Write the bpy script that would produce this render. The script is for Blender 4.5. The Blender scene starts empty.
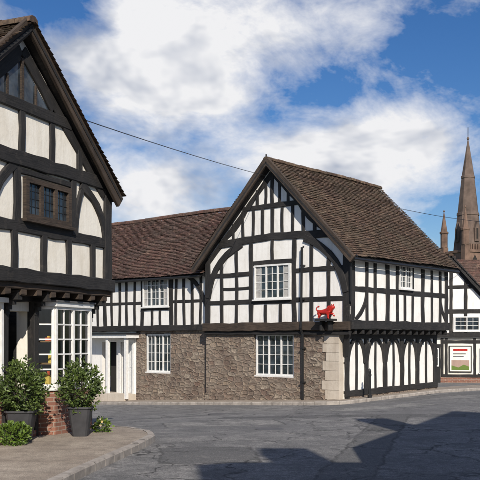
import bpy, math, random
from mathutils import Vector, noise as mnoise
R=random.Random(7)
scene=bpy.context.scene
scene.view_settings.view_transform='Standard'
scene.view_settings.look='None'
scene.view_settings.exposure=0

# ---------------------------------------------------------------- materials
class N:
    def __init__(s,name):
        s.m=bpy.data.materials.new(name); s.m.use_nodes=True
        s.t=s.m.node_tree; s.b=s.t.nodes['Principled BSDF']
    def n(s,typ,ins=None,**kw):
        nd=s.t.nodes.new(typ)
        for k,v in kw.items(): setattr(nd,k,v)
        if ins:
            for k,v in ins.items():
                if isinstance(v,bpy.types.NodeSocket): s.t.links.new(v,nd.inputs[k])
                else: nd.inputs[k].default_value=v
        return nd
    def l(s,a,b): s.t.links.new(a,b)
    def ramp(s,fac,stops,interp='LINEAR'):
        nd=s.t.nodes.new('ShaderNodeValToRGB'); cr=nd.color_ramp; cr.interpolation=interp
        while len(cr.elements)<len(stops): cr.elements.new(.5)
        for e,(p,c) in zip(cr.elements,stops):
            e.position=p; e.color=(c[0],c[1],c[2],1) if isinstance(c,(tuple,list)) else (c,c,c,1)
        s.l(fac,nd.inputs['Fac']); return nd.outputs['Color']
    def mix(s,fac,a,b,mode='MIX'):
        nd=s.t.nodes.new('ShaderNodeMix'); nd.data_type='RGBA'; nd.blend_type=mode
        for i,v in ((0,fac),(6,a),(7,b)):
            if isinstance(v,bpy.types.NodeSocket): s.l(v,nd.inputs[i])
            elif i==0: nd.inputs[0].default_value=v
            else: nd.inputs[i].default_value=(v[0],v[1],v[2],1)
        return nd.outputs[2]
    def uv(s,sx=1,sy=1):
        t=s.n('ShaderNodeTexCoord'); mp=s.n('ShaderNodeMapping',{'Vector':t.outputs['UV'],'Scale':(sx,sy,1)}); return mp.outputs[0]
    def obj(s,sc=1):
        t=s.n('ShaderNodeTexCoord'); mp=s.n('ShaderNodeMapping',{'Vector':t.outputs['Object'],'Scale':(sc,sc,sc)}); return mp.outputs[0]
    def noise(s,vec,scale,detail=5,rough=.6,dist=0):
        return s.n('ShaderNodeTexNoise',{'Vector':vec,'Scale':scale,'Detail':min(detail,4.0) if detail<8 else 6.0,'Roughness':rough,'Distortion':dist}).outputs['Fac']
    def bump(s,h,strength=.5,dist=.02,normal=None):
        ins={'Height':h,'Strength':strength,'Distance':dist}
        if normal is not None: ins['Normal']=normal
        o=s.n('ShaderNodeBump',ins).outputs[0]; s.l(o,s.b.inputs['Normal']); return o
    def col(s,c): s.l(c,s.b.inputs['Base Color'])
    def rough(s,v): s.b.inputs['Roughness'].default_value=v

def m_timber(name,dark,light,g=(2,22)):
    k=N(name); v=k.uv(*g); a=k.noise(v,1.6,7,.7); v2=k.obj(1); b=k.noise(v2,1.3,4,.6); d=k.noise(v2,5.5,4,.65)
    c=k.ramp(a,[(.35,dark),(.72,light)]); c=k.mix(k.ramp(b,[(.45,0),(.75,.5)]),c,[x*1.8 for x in light])
    c=k.mix(k.ramp(d,[(.56,0),(.74,.45)]),c,(.075,.064,.054)); k.col(c); k.rough(.78); k.bump(a,.8,.014); return k.m
M={}
M['timber']=m_timber('aged_black_timber',(.007,.007,.008),(.027,.025,.024))
M['timber2']=m_timber('aged_brown_timber',(.022,.016,.012),(.075,.053,.038))
def m_plaster(name,base,dirt,bs=.3):
    k=N(name); v=k.obj(1); a=k.noise(v,1.3,6,.65); b=k.noise(v,8,5,.65)
    t=k.n('ShaderNodeTexCoord'); st=k.n('ShaderNodeMapping',{'Vector':t.outputs['Object'],'Scale':(6,6,.7)}).outputs[0]; s_=k.noise(st,1.5,4,.6)
    c=k.mix(k.ramp(a,[(.42,0),(.75,.6)]),base,dirt)
    c=k.mix(k.ramp(s_,[(.50,0),(.75,.5)]),c,[x*.86 for x in dirt])
    c=k.mix(k.ramp(b,[(.55,0),(.8,.4)]),c,[x*.8 for x in dirt]); k.col(c); k.rough(.88)
    k.bump(b,bs,.018); return k.m
M['plaster']=m_plaster('limewash_plaster',(.86,.85,.82),(.70,.675,.62))
M['cream']=m_plaster('cream_limewash',(.86,.83,.75),(.72,.66,.55))
M['pale']=m_plaster('pale_quoin_stone',(.56,.50,.42),(.38,.31,.24),.5)
M['pink']=m_plaster('pink_render',(.40,.28,.23),(.30,.21,.17))
def m_stone():
    k=N('rubble_sandstone'); v=k.uv(3.3,7.2)
    w=k.n('ShaderNodeTexNoise',{'Vector':v,'Scale':1.1,'Detail':4.0})
    vv=k.mix(.20,v,w.outputs['Color'],'ADD')
    vo=k.n('ShaderNodeTexVoronoi',{'Vector':vv,'Scale':1.0,'Randomness':.9},distance='MINKOWSKI'); vo.feature='F1'; vo.inputs['Exponent'].default_value=4
    vo2=k.n('ShaderNodeTexVoronoi',{'Vector':vv,'Scale':1.0,'Randomness':.9},distance='MINKOWSKI'); vo2.feature='F2'; vo2.inputs['Exponent'].default_value=4
    d=k.n('ShaderNodeMath',{0:vo2.outputs['Distance'],1:vo.outputs['Distance']},operation='SUBTRACT').outputs[0]
    sep=k.n('ShaderNodeSeparateColor',{'Color':vo.outputs['Color']})
    c=k.ramp(sep.outputs[0],[(0,(.15,.10,.08)),(.15,(.30,.22,.16)),(.3,(.22,.15,.115)),(.45,(.40,.31,.225)),(.6,(.255,.195,.155)),(.75,(.34,.28,.22)),(.88,(.27,.165,.12)),(1,(.19,.155,.13))])
    c=k.mix(k.ramp(sep.outputs[1],[(.82,0),(.9,.7)]),c,(.50,.43,.34)); c=k.mix(k.ramp(sep.outputs[2],[(.84,0),(.9,.6)]),c,(.10,.075,.06))
    n=k.noise(k.obj(1),22,6,.75); c=k.mix(k.ramp(n,[(.34,.8),(.60,0)]),c,(.085,.062,.048))
    n3=k.noise(k.obj(1),6,6,.75); c=k.mix(k.ramp(n3,[(.36,.6),(.53,0)]),c,(.13,.10,.08)); c=k.mix(k.ramp(n3,[(.57,0),(.70,.6)]),c,(.44,.37,.29))
    n2=k.noise(k.obj(1),.8,4,.6); c=k.mix(k.ramp(n2,[(.38,0),(.66,.4)]),c,(.36,.30,.24)); c=k.mix(k.ramp(n2,[(.30,.5),(.45,0)]),c,(.15,.11,.09))
    mk=k.ramp(d,[(.02,.6),(.14,0)]); c=k.mix(mk,c,(.30,.25,.20)); mk2=k.ramp(d,[(.0,.7),(.05,0)]); c=k.mix(mk2,c,(.13,.10,.08)); k.col(c); k.rough(.92)
    hh=k.n('ShaderNodeMath',{0:k.ramp(d,[(0,0),(.22,1)]),1:n},operation='ADD').outputs[0]
    hh=k.n('ShaderNodeMath',{0:n3,1:hh},operation='ADD').outputs[0]
    k.bump(hh,1.0,.03); return k.m
M['stone']=m_stone()
def m_tile(name,cols,moss):
    k=N(name); a=k.n('ShaderNodeAttribute',attribute_name='rnd').outputs['Fac']
    c=k.ramp(a,cols); o=k.obj(1); n=k.noise(o,.9,5,.7); c=k.mix(k.ramp(n,[(.44,0),(.62,.65)]),c,moss)
    n3=k.noise(o,4,5,.7); c=k.mix(k.ramp(n3,[(.56,0),(.70,.55)]),c,(.15,.135,.085))
    n2=k.noise(o,14,5,.7); c=k.mix(k.ramp(n2,[(.38,.75),(.62,0)]),c,(.030,.022,.018)); k.col(c); k.rough(.9); return k.m
M['tile_red']=m_tile('clay_roof_tile_red',[(0,(.085,.042,.033)),(.5,(.155,.075,.057)),(.9,(.20,.11,.082)),(1,(.27,.17,.12))],(.12,.085,.066))
M['tile_brown']=m_tile('clay_roof_tile_brown',[(0,(.062,.037,.026)),(.5,(.125,.072,.047)),(.9,(.175,.108,.07)),(1,(.26,.18,.12))],(.11,.085,.052))
def m_plain(name,c,r=.5,metal=0,var=.25,sc=12):
    k=N(name); n=k.noise(k.obj(1),sc,3,.6); k.col(k.mix(k.ramp(n,[(.35,0),(.75,1)]),c,[x*(1-var) for x in c])); k.rough(r); k.b.inputs['Metallic'].default_value=metal; return k.m
M['white']=m_plain('white_painted_wood',(.80,.80,.78),.45,var=.2)
M['black']=m_plain('black_painted_iron',(.015,.015,.016),.4)
M['pot']=m_plain('dark_fibreclay_planter',(.05,.05,.055),.6,var=.4,sc=6)
M['red']=m_plain('red_gloss_paint',(.50,.022,.014),.35,var=.35,sc=9)
M['soil']=m_plain('soil',(.03,.02,.012),.95)
M['lead']=m_plain('lead_sheet',(.11,.11,.115),.6)
M['kerb']=m_plain('kerb_stone',(.40,.36,.32),.85,var=.5,sc=5)
M['church']=m_plain('church_sandstone',(.21,.135,.10),.9,var=.6,sc=.55)
M['spire']=m_plain('spire_stone',(.165,.12,.098),.9,var=.6,sc=.45)
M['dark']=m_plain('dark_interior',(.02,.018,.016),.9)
M['wood_in']=m_plain('shelf_wood',(.30,.19,.11),.7)
M['curtain']=m_plain('net_curtain',(.45,.44,.42),.9,var=.4,sc=8)
def m_glass(name,base):
    k=N(name); o=k.obj(1); n=k.noise(o,2.3,2,.5); n2=k.noise(o,3.0,3,.6)
    k.col(k.mix(k.ramp(n2,[(.4,0),(.7,1)]),base,[x*3.2 for x in base])); k.rough(.06); k.b.inputs['IOR'].default_value=1.6; k.bump(n,.4,.04); return k.m
M['glass']=m_glass('old_window_glass',(.018,.024,.030))
def m_clear():
    k=N('clear_shop_glass'); out=k.t.nodes['Material Output']
    tr=k.n('ShaderNodeBsdfTransparent',{'Color':(.94,.96,.95,1)}); gl=k.n('ShaderNodeBsdfGlossy',{'Roughness':.03,'Color':(1,1,1,1)})
    fr=k.n('ShaderNodeFresnel',{'IOR':1.45}); mx=k.n('ShaderNodeMixShader',{0:fr.outputs[0],1:tr.outputs[0],2:gl.outputs[0]}); k.l(mx.outputs[0],out.inputs['Surface']); return k.m
M['clear']=m_clear()
def m_brick():
    k=N('red_brick'); v=k.uv(1,1)
    br=k.n('ShaderNodeTexBrick',{'Vector':v,'Color1':(.30,.13,.085,1),'Color2':(.20,.085,.06,1),'Mortar':(.33,.28,.23,1),'Scale':1.0,'Mortar Size':.008,'Brick Width':.225,'Row Height':.075,'Bias':0.0})
    n=k.noise(k.obj(1),10,5,.6); c=k.mix(k.ramp(n,[(.4,0),(.75,.6)]),br.outputs['Color'],(.13,.085,.065)); k.col(c); k.rough(.9)
    k.bump(br.outputs['Fac'],-.6,.01); return k.m
M['brick']=m_brick()
def m_asphalt():
    k=N('worn_asphalt'); o=k.obj(1)
    a=k.noise(o,.30,4,.6); b=k.noise(o,1.7,6,.7); f=k.noise(o,55,3,.75); g_=k.noise(o,8,4,.75)
    c=k.ramp(a,[(.38,(.20,.198,.20)),(.62,(.30,.292,.283))])
    wv=k.n('ShaderNodeTexNoise',{'Vector':o,'Scale':3.0,'Detail':3.0}).outputs['Color']
    wv=k.n('ShaderNodeVectorMath',{0:wv,1:(.5,.5,.5)},operation='SUBTRACT').outputs[0]
    wo=k.n('ShaderNodeVectorMath',{0:wv,1:(.22,.22,0),2:o},operation='MULTIPLY_ADD').outputs[0]
    def rect(c,cx,cy,hx,hy,ang,colr,amt,edge=True):
        p=k.n('ShaderNodeVectorMath',{0:wo,1:(cx,cy,0)},operation='SUBTRACT').outputs[0]
        p=k.n('ShaderNodeVectorRotate',{'Vector':p,'Angle':-math.radians(ang)},rotation_type='Z_AXIS').outputs[0]
        s=k.n('ShaderNodeSeparateXYZ',{0:p})
        ax=k.n('ShaderNodeMath',{0:s.outputs[0]},operation='ABSOLUTE').outputs[0]; ay=k.n('ShaderNodeMath',{0:s.outputs[1]},operation='ABSOLUTE').outputs[0]
        ax=k.n('ShaderNodeMath',{0:ax,1:hx},operation='SUBTRACT').outputs[0]; ay=k.n('ShaderNodeMath',{0:ay,1:hy},operation='SUBTRACT').outputs[0]
        m=k.n('ShaderNodeMath',{0:ax,1:ay},operation='MAXIMUM').outputs[0]
        r=k.n('ShaderNodeMapRange',{'Value':m,'From Min':-.02,'From Max':.02,'To Min':amt,'To Max':0.0}).outputs[0]
        c=k.mix(r,c,colr)
        if edge:
            q=k.n('ShaderNodeMath',{0:m},operation='ABSOLUTE').outputs[0]
            r=k.n('ShaderNodeMapRange',{'Value':q,'From Min':.012,'From Max':.045,'To Min':.85,'To Max':0.0}).outputs[0]
            c=k.mix(r,c,(.035,.035,.035))
        return c
    c=rect(c,2.4,20.9,3.0,.40,-14,(.10,.10,.102),.9); c=rect(c,2.2,14.5,.36,6.5,-14,(.12,.12,.12),.8)
    c=rect(c,-.4,19.3,1.3,.9,8,(.40,.385,.36),.75); c=rect(c,3.9,24.0,1.6,.7,25,(.38,.37,.345),.75)
    c=rect(c,-.5,13.4,.75,.9,5,(.12,.12,.122),.85); c=rect(c,-1.6,23.3,1.8,.22,28,(.11,.11,.11),.85); c=rect(c,7.2,29,3.5,.4,48,(.13,.13,.13),.8)
    c=k.mix(k.ramp(b,[(.38,.75),(.54,0)]),c,(.12,.12,.122))
    c=k.mix(k.ramp(b,[(.59,0),(.70,.5)]),c,(.42,.40,.37))
    c=k.mix(k.ramp(g_,[(.38,.7),(.54,0)]),c,(.12,.12,.12))
    c=k.mix(k.ramp(f,[(.40,.7),(.56,0)]),c,(.055,.055,.055))
    c=k.mix(k.ramp(f,[(.60,0),(.72,.65)]),c,(.52,.50,.47))
    w=k.n('ShaderNodeTexNoise',{'Vector':o,'Scale':2.2,'Detail':4.0}); vv=k.mix(.9,o,w.outputs['Color'],'ADD')
    vo=k.n('ShaderNodeTexVoronoi',{'Vector':vv,'Scale':.6}); vo.feature='DISTANCE_TO_EDGE'
    ck=k.ramp(vo.outputs['Distance'],[(.006,.9),(.02,0)]); ck=k.mix(k.ramp(a,[(.40,.25),(.55,1)]),(0,0,0),ck); c=k.mix(ck,c,(.03,.03,.03))
    k.col(c); k.rough(.9); k.bump(k.n('ShaderNodeMath',{0:f,1:g_},operation='ADD').outputs[0],.7,.014); return k.m
M['asphalt']=m_asphalt()
def m_pave():
    k=N('pavement_surface'); o=k.obj(1); a=k.noise(o,1.2,5,.6); f=k.noise(o,60,3,.7); g_=k.noise(o,4,4,.75)
    c=k.ramp(a,[(.35,(.32,.265,.21)),(.65,(.46,.395,.32))]); c=k.mix(k.ramp(g_,[(.36,.65),(.56,0)]),c,(.20,.165,.135)); c=k.mix(k.ramp(f,[(.4,.6),(.58,0)]),c,(.11,.095,.08)); c=k.mix(k.ramp(f,[(.6,0),(.76,.5)]),c,(.6,.55,.48)); k.col(c); k.rough(.9); k.bump(f,.5,.01); return k.m
M['pave']=m_pave()
def m_grass():
    k=N('grass_field'); o=k.obj(1); a=k.noise(o,.08,5,.6); k.col(k.ramp(a,[(.35,(.04,.07,.02)),(.65,(.08,.11,.035))])); k.rough(.95); return k.m
M['grass']=m_grass()
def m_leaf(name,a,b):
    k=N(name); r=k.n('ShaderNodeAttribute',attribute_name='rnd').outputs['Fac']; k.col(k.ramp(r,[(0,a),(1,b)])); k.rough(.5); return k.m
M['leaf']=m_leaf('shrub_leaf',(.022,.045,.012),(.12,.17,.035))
M['leaf2']=m_leaf('bright_leaf',(.04,.08,.012),(.15,.23,.03))
M['flower']=m_leaf('flower_petals',(.55,.35,.05),(.7,.6,.5))
def m_goods():
    k=N('shop_goods'); r=k.n('ShaderNodeAttribute',attribute_name='rnd').outputs['Fac']
    k.col(k.ramp(r,[(0,(.6,.12,.07)),(.17,(.75,.55,.15)),(.34,(.15,.32,.5)),(.5,(.75,.7,.6)),(.67,(.22,.45,.18)),(.84,(.45,.22,.4)),(.95,(.75,.35,.12))],'CONSTANT')); return k.m
M['goods']=m_goods()

# ---------------------------------------------------------------- mesh builder
class MB:
    def __init__(s,name,mats,parent=None,smooth=False):
        s.name=name; s.mats=mats; s.v=[]; s.f=[]; s.uv=[]; s.mi=[]; s.r=[]; s.parent=parent; s.smooth=smooth
    def face(s,pts,uv=None,m=0,r=None):
        i=len(s.v); s.v+= [tuple(p) for p in pts]; s.f.append(tuple(range(i,i+len(pts))))
        s.uv.append(uv if uv else [(p[0],p[2]) for p in pts]); s.mi.append(s.mats.index(m) if not isinstance(m,int) else m); s.r.append(R.random() if r is None else r)
    def done(s):
        me=bpy.data.meshes.new(s.name); me.from_pydata(s.v,[],s.f)
        for mm in s.mats: me.materials.append(M[mm])
        ul=me.uv_layers.new(name='UVMap'); flat=[]
        for u in s.uv:
            for q in u: flat+= [q[0],q[1]]
        ul.data.foreach_set('uv',flat)
        me.polygons.foreach_set('material_index',s.mi)
        at=me.attributes.new('rnd','FLOAT','FACE'); at.data.foreach_set('value',s.r)
        if s.smooth: me.polygons.foreach_set('use_smooth',[True]*len(s.f))
        me.update()
        o=bpy.data.objects.new(s.name,me); scene.collection.objects.link(o)
        if s.parent: o.parent=s.parent
        return o
def empty(name):
    e=bpy.data.objects.new(name,None); scene.collection.objects.link(e); e.empty_display_size=.1; return e

class Wall:
    def __init__(s,ox,oy,dx,dy,flip=1):
        L=math.hypot(dx,dy); s.o=Vector((ox,oy)); s.d=Vector((dx/L,dy/L)); s.n=Vector((s.d.y,-s.d.x))*flip; s.L=L
    def p(s,t,z,d=0):
        q=s.o+s.d*t+s.n*d; return Vector((q.x,q.y,z))
    def xy(s,t,d=0):
        q=s.o+s.d*t+s.n*d; return (q.x,q.y)

def wbox(mb,W,t0,t1,z0,z1,d0,d1,m,r=None):
    P=W.p; c=[P(t0,z0,d0),P(t1,z0,d0),P(t1,z1,d0),P(t0,z1,d0),P(t0,z0,d1),P(t1,z0,d1),P(t1,z1,d1),P(t0,z1,d1)]
    if r is None: r=R.random()
    mb.face([c[4],c[5],c[6],c[7]],[(t0,z0),(t1,z0),(t1,z1),(t0,z1)],m,r)
    mb.face([c[1],c[0],c[3],c[2]],[(t1,z0),(t0,z0),(t0,z1),(t1,z1)],m,r)
    mb.face([c[0],c[4],c[7],c[3]],[(d0,z0),(d1,z0),(d1,z1),(d0,z1)],m,r)
    mb.face([c[5],c[1],c[2],c[6]],[(d1,z0),(d0,z0),(d0,z1),(d1,z1)],m,r)
    mb.face([c[7],c[6],c[2],c[3]],[(t0,d1),(t1,d1),(t1,d0),(t0,d0)],m,r)
    mb.face([c[0],c[1],c[5],c[4]],[(t0,d0),(t1,d0),(t1,d1),(t0,d1)],m,r)
def wcells(mb,W,t0,t1,z0,z1,d0,d1,ops,m):
    ts=sorted({t0,t1}|{o[0] for o in ops}|{o[1] for o in ops}); zs=sorted({z0,z1}|{o[2] for o in ops}|{o[3] for o in ops})
    for a,b in zip(ts,ts[1:]):
        for c,d in zip(zs,zs[1:]):
            tm,zm=(a+b)/2,(c+d)/2
            if any(o[0]<tm<o[1] and o[2]<zm<o[3] for o in ops): continue
            wbox(mb,W,a,b,c,d,d0,d1,m)
def wpoly(mb,W,pts,d0,d1,m):
    mb.face([W.p(t,z,d1) for t,z in pts],[(t,z) for t,z in pts],m)
    mb.face([W.p(t,z,d0) for t,z in reversed(pts)],[(t,z) for t,z in reversed(pts)],m)
    n=len(pts)
    for i in range(n):
        a,b=pts[i],pts[(i+1)%n]; mb.face([W.p(a[0],a[1],d0),W.p(b[0],b[1],d0),W.p(b[0],b[1],d1),W.p(a[0],a[1],d1)],[(0,0),(1,0),(1,.2),(0,.2)],m)
def prism(mb,W,td,z0,z1,m):   # plan polygon in wall (t,d) extruded vertically
    n=len(td); mb.face([W.p(t,z1,d) for t,d in td],[(t,d) for t,d in td],m); mb.face([W.p(t,z0,d) for t,d in reversed(td)],[(t,d) for t,d in reversed(td)],m); u=0
    for i in range(n):
        a,b=td[i],td[(i+1)%n]; L=math.hypot(a[0]-b[0],a[1]-b[1])
        mb.face([W.p(a[0],z0,a[1]),W.p(b[0],z0,b[1]),W.p(b[0],z1,b[1]),W.p(a[0],z1,a[1])],[(u,z0),(u+L,z0),(u+L,z1),(u,z1)],m); u+=L
def beam(mb,W,pts,w,d0=-.03,d1=.035,m='timber',jit=.09):
    P=[]
    for a,b in zip(pts,pts[1:]):
        L=math.hypot(b[0]-a[0],b[1]-a[1]); n=max(1,int(L/.3))
        for i in range(n): P.append((a[0]+(b[0]-a[0])*i/n,a[1]+(b[1]-a[1])*i/n))
    P.append(pts[-1]); d1+=R.uniform(-.007,.009); c=.012; secs=[]; L=R.uniform(0,50)
    off=R.uniform(0,9); bow=R.uniform(-1,1)*.026 if len(pts)==2 else 0; nP=len(P)
    for i,(t,z) in enumerate(P):
        a=P[max(0,i-1)]; b=P[min(len(P)-1,i+1)]; tx,tz=b[0]-a[0],b[1]-a[1]; q=math.hypot(tx,tz) or 1; nx,nz=-tz/q,tx/q
        if i: L+=math.hypot(t-P[i-1][0],z-P[i-1][1])
        bo=bow*math.sin(math.pi*i/max(1,nP-1)) if nP<12 else 0
        h1=w/2*(1+R.uniform(-jit,jit)*1.6)-bo; h2=w/2*(1+R.uniform(-jit,jit)*1.6)+bo
        sec=[]
        for s_,dd in ((-h1,d0),(-h1,d1-c),(-h1+c,d1),(h2-c,d1),(h2,d1-c),(h2,d0)):
            sec.append(W.p(t+nx*s_,z+nz*s_,dd))
        secs.append((sec,L))
    vs=[-.1,-.03,0,w,w+.03,w+.1]
    for (A,la),(B,lb) in zip(secs,secs[1:]):
        for j in range(5): mb.face([A[j],A[j+1],B[j+1],B[j]],[(la,vs[j]+off),(la,vs[j+1]+off),(lb,vs[j+1]+off),(lb,vs[j]+off)],m)
    mb.face(secs[0][0],[(0,0)]*6,m); mb.face(list(reversed(secs[-1][0])),[(0,0)]*6,m)
def curve(p0,p1,p2,n=7):
    return [((1-s)**2*p0[0]+2*s*(1-s)*p1[0]+s*s*p2[0],(1-s)**2*p0[1]+2*s*(1-s)*p1[1]+s*s*p2[1]) for s in [i/n for i in range(n+1)]]
def window(mb,W,t0,t1,z0,z1,d,lights=3,nx=2,nz=4,fm='white',fw=.055,mw=.045,bw=.018,glass='glass',sill=True):
    wbox(mb,W,t0+.01,t1-.01,z0+.01,z1-.01,d-.012,d,glass)
    e=d+.055
    wbox(mb,W,t0,t0+fw,z0,z1,d-.02,e,fm); wbox(mb,W,t1-fw,t1,z0,z1,d-.02,e,fm)
    wbox(mb,W,t0+fw,t1-fw,z1-fw,z1,d-.02,e-.002,fm); wbox(mb,W,t0+fw,t1-fw,z0,z0+fw,d-.02,e-.002,fm)
    if sill: wbox(mb,W,t0-.05,t1+.05,z0-.05,z0-.002,d-.02,e+.05,fm)
    a,b=t0+fw,t1-fw; lw=(b-a-(lights-1)*mw)/lights
    for i in range(lights):
        x0=a+i*(lw+mw)
        if i: wbox(mb,W,x0-mw,x0,z0+fw,z1-fw,d-.01,e-.006,fm)
        for j in range(1,nx):
            x=x0+lw*j/nx; wbox(mb,W,x-bw/2,x+bw/2,z0+fw,z1-fw,d-.008,d+.022,fm)
        for j in range(1,nz):
            z=z0+fw+(z1-z0-2*fw)*j/nz; wbox(mb,W,x0,x0+lw,z-bw/2,z+bw/2,d-.008,d+.019,fm)
def tiles(mb,O,A,U,Nn,L,S,m,tw=.17,ex=.105,keep=None,sag=.05):
    seed=R.uniform(0,100); rows=int(S/ex)+1; cols=int(L/tw)+1
    def pt(a,s,h):
        k=mnoise.noise(Vector((a*.35+seed,s*.35,0)))*sag*min(1,max(.15,(S-s)/1.0))
        return O+A*a+U*s+Nn*(h+k)
    for r in range(rows):
        s0=r*ex; s1=min(s0+ex*1.25,S+.02)
        for c in range(-1,cols+1):
            a0=c*tw+(tw/2 if r%2 else 0); a1=a0+tw-.005
            a0=max(a0,0); a1=min(a1,L)
            if a1-a0<.02: continue
            am=(a0+a1)/2
            if keep and not keep(am,s0): continue
            wv=mnoise.noise(Vector((am*1.1,r*.7,seed)))*.014
            j=R.uniform(-.012,.012)+wv; h=.032+R.uniform(-.006,.013); tl=R.uniform(-.006,.006)
            p=[pt(a0,s0+j,h+tl),pt(a1,s0+j,h-tl),pt(a1,s1,.004),pt(a0,s1,.004)]
            q=[pt(a0,s0+j,h+tl-.018),pt(a1,s0+j,h-tl-.018)]; rr=R.random()
            mb.face(p,[(a0,s0),(a1,s0),(a1,s1),(a0,s1)],m,rr); mb.face([q[0],q[1],p[1],p[0]],[(a0,0),(a1,0),(a1,.02),(a0,.02)],m,rr*.5)
            mb.face([q[1],pt(a1,s1,-.012),p[2],p[1]],[(0,0)]*4,m,rr*.5)
def ridge(mb,A,B,m,rad=.12,seg=.3):
    D=B-A; L=D.length; D.normalize(); side=D.cross(Vector((0,0,1))).normalized(); n=int(L/seg); sd=R.uniform(0,50)
    for i in range(n):
        a=A+D*(i*L/n+.006); b=A+D*((i+1)*L/n-.006); rr=R.random(); dz=R.uniform(-.008,.008)+mnoise.noise(Vector((i*seg*.35,sd,0)))*.03-.012
        ra=[];rb=[]
        for k in range(6):
            an=math.radians(-15+k*42); o=side*math.cos(an)*rad+Vector((0,0,math.sin(an)*rad*.8+dz)); ra.append(a+o); rb.append(b+o)
        for k in range(5): mb.face([ra[k],rb[k],rb[k+1],ra[k+1]],[(0,0)]*4,m,rr)
        mb.face(ra,[(0,0)]*6,m,rr*.5); mb.face(rb,[(0,0)]*6,m,rr*.5)
def slab(mb,pts,th,m):
    n=(pts[1]-pts[0]).cross(pts[2]-pts[0]).normalized()
    if n.z<0: n=-n
    lo=[p-n*th for p in pts]; mb.face(pts,None,m,.3); mb.face(list(reversed(lo)),None,m,.3)
    for i in range(len(pts)):
        j=(i+1)%len(pts); mb.face([lo[i],lo[j],pts[j],pts[i]],None,m,.3)
def tube(mb,pts,rad,m,seg=8,radii=None):
    rings=[]
    for i,p in enumerate(pts):
        a=pts[max(0,i-1)]; b=pts[min(len(pts)-1,i+1)]; d=(b-a).normalized(); x=d.cross(Vector((.3,.1,1)) if abs(d.z)<.95 else Vector((1,0,0))).normalized(); y=d.cross(x)
        rr=radii[i] if radii else rad
        rings.append([p+x*math.cos(2*math.pi*k/seg)*rr+y*math.sin(2*math.pi*k/seg)*rr for k in range(seg)])
    for A,B in zip(rings,rings[1:]):
        for k in range(seg):
            l=(k+1)%seg; mb.face([A[k],A[l],B[l],B[k]],[(0,0)]*4,m,.5)
    mb.face(rings[0],None,m,.5); mb.face(rings[-1],None,m,.5)
def lathe(mb,c,prof,m,seg=24,sq=0):
    rings=[]
    for r,z in prof:
        ring=[]
        for k in range(seg):
            a=2*math.pi*k/seg; ca,sa=math.cos(a),math.sin(a); s=1.0
            if sq: s=1/max(abs(ca),abs(sa))**sq
            ring.append(Vector((c[0]+ca*r*s,c[1]+sa*r*s,c[2]+z)))
        rings.append(ring)
    for A,B in zip(rings,rings[1:]):
        for k in range(seg):
            l=(k+1)%seg; mb.face([A[k],A[l],B[l],B[k]],None,m,.5)
    mb.face(rings[0],None,m,.5); mb.face(rings[-1],None,m,.5)

# ---------------------------------------------------------------- terrain
def sstep(a,b,x):
    t=max(0,min(1,(x-a)/(b-a))); return t*t*(3-2*t)
def g(x,y):
    w=sstep(14,26,y); X=max(-9,min(7,x)); Y=min(46,y)
    return (1-w)*(-.10)+w*(.09+.0468*X-.0195*Y)
def sheet(name,xs,ys,off,mat):
    vs=[(x,y,g(x,y)+off) for y in ys for x in xs]; nx=len(xs); fs=[]
    for j in range(len(ys)-1):
        for i in range(nx-1): fs.append((j*nx+i,j*nx+i+1,(j+1)*nx+i+1,(j+1)*nx+i))
    me=bpy.data.meshes.new(name); me.from_pydata(vs,[],fs); me.materials.append(M[mat]); me.polygons.foreach_set('use_smooth',[True]*len(fs))
    o=bpy.data.objects.new(name,me); scene.collection.objects.link(o); return o
fx=[i*.5 for i in range(-48,61)]; fy=[i*.5 for i in range(-40,141)]
sheet('ground',[-3000,-1000,-400,-150,-60]+fx+[60,150,400,1000,3000],[-3000,-1000,-300,-80]+fy+[90,150,300,700,1500,4000],-.03,'grass')
sheet('road',fx,fy,0,'asphalt')
def resample(P,n):
    L=[0]
    for a,b in zip(P,P[1:]): L.append(L[-1]+math.hypot(b[0]-a[0],b[1]-a[1]))
    out=[];k=0
    for i in range(n+1):
        s=L[-1]*i/n
        while k<len(P)-2 and s>L[k+1]: k+=1
        f=(s-L[k])/(L[k+1]-L[k]) if L[k+1]>L[k] else 0
        out.append((P[k][0]+(P[k+1][0]-P[k][0])*f,P[k][1]+(P[k+1][1]-P[k][1])*f))
    return out
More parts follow.
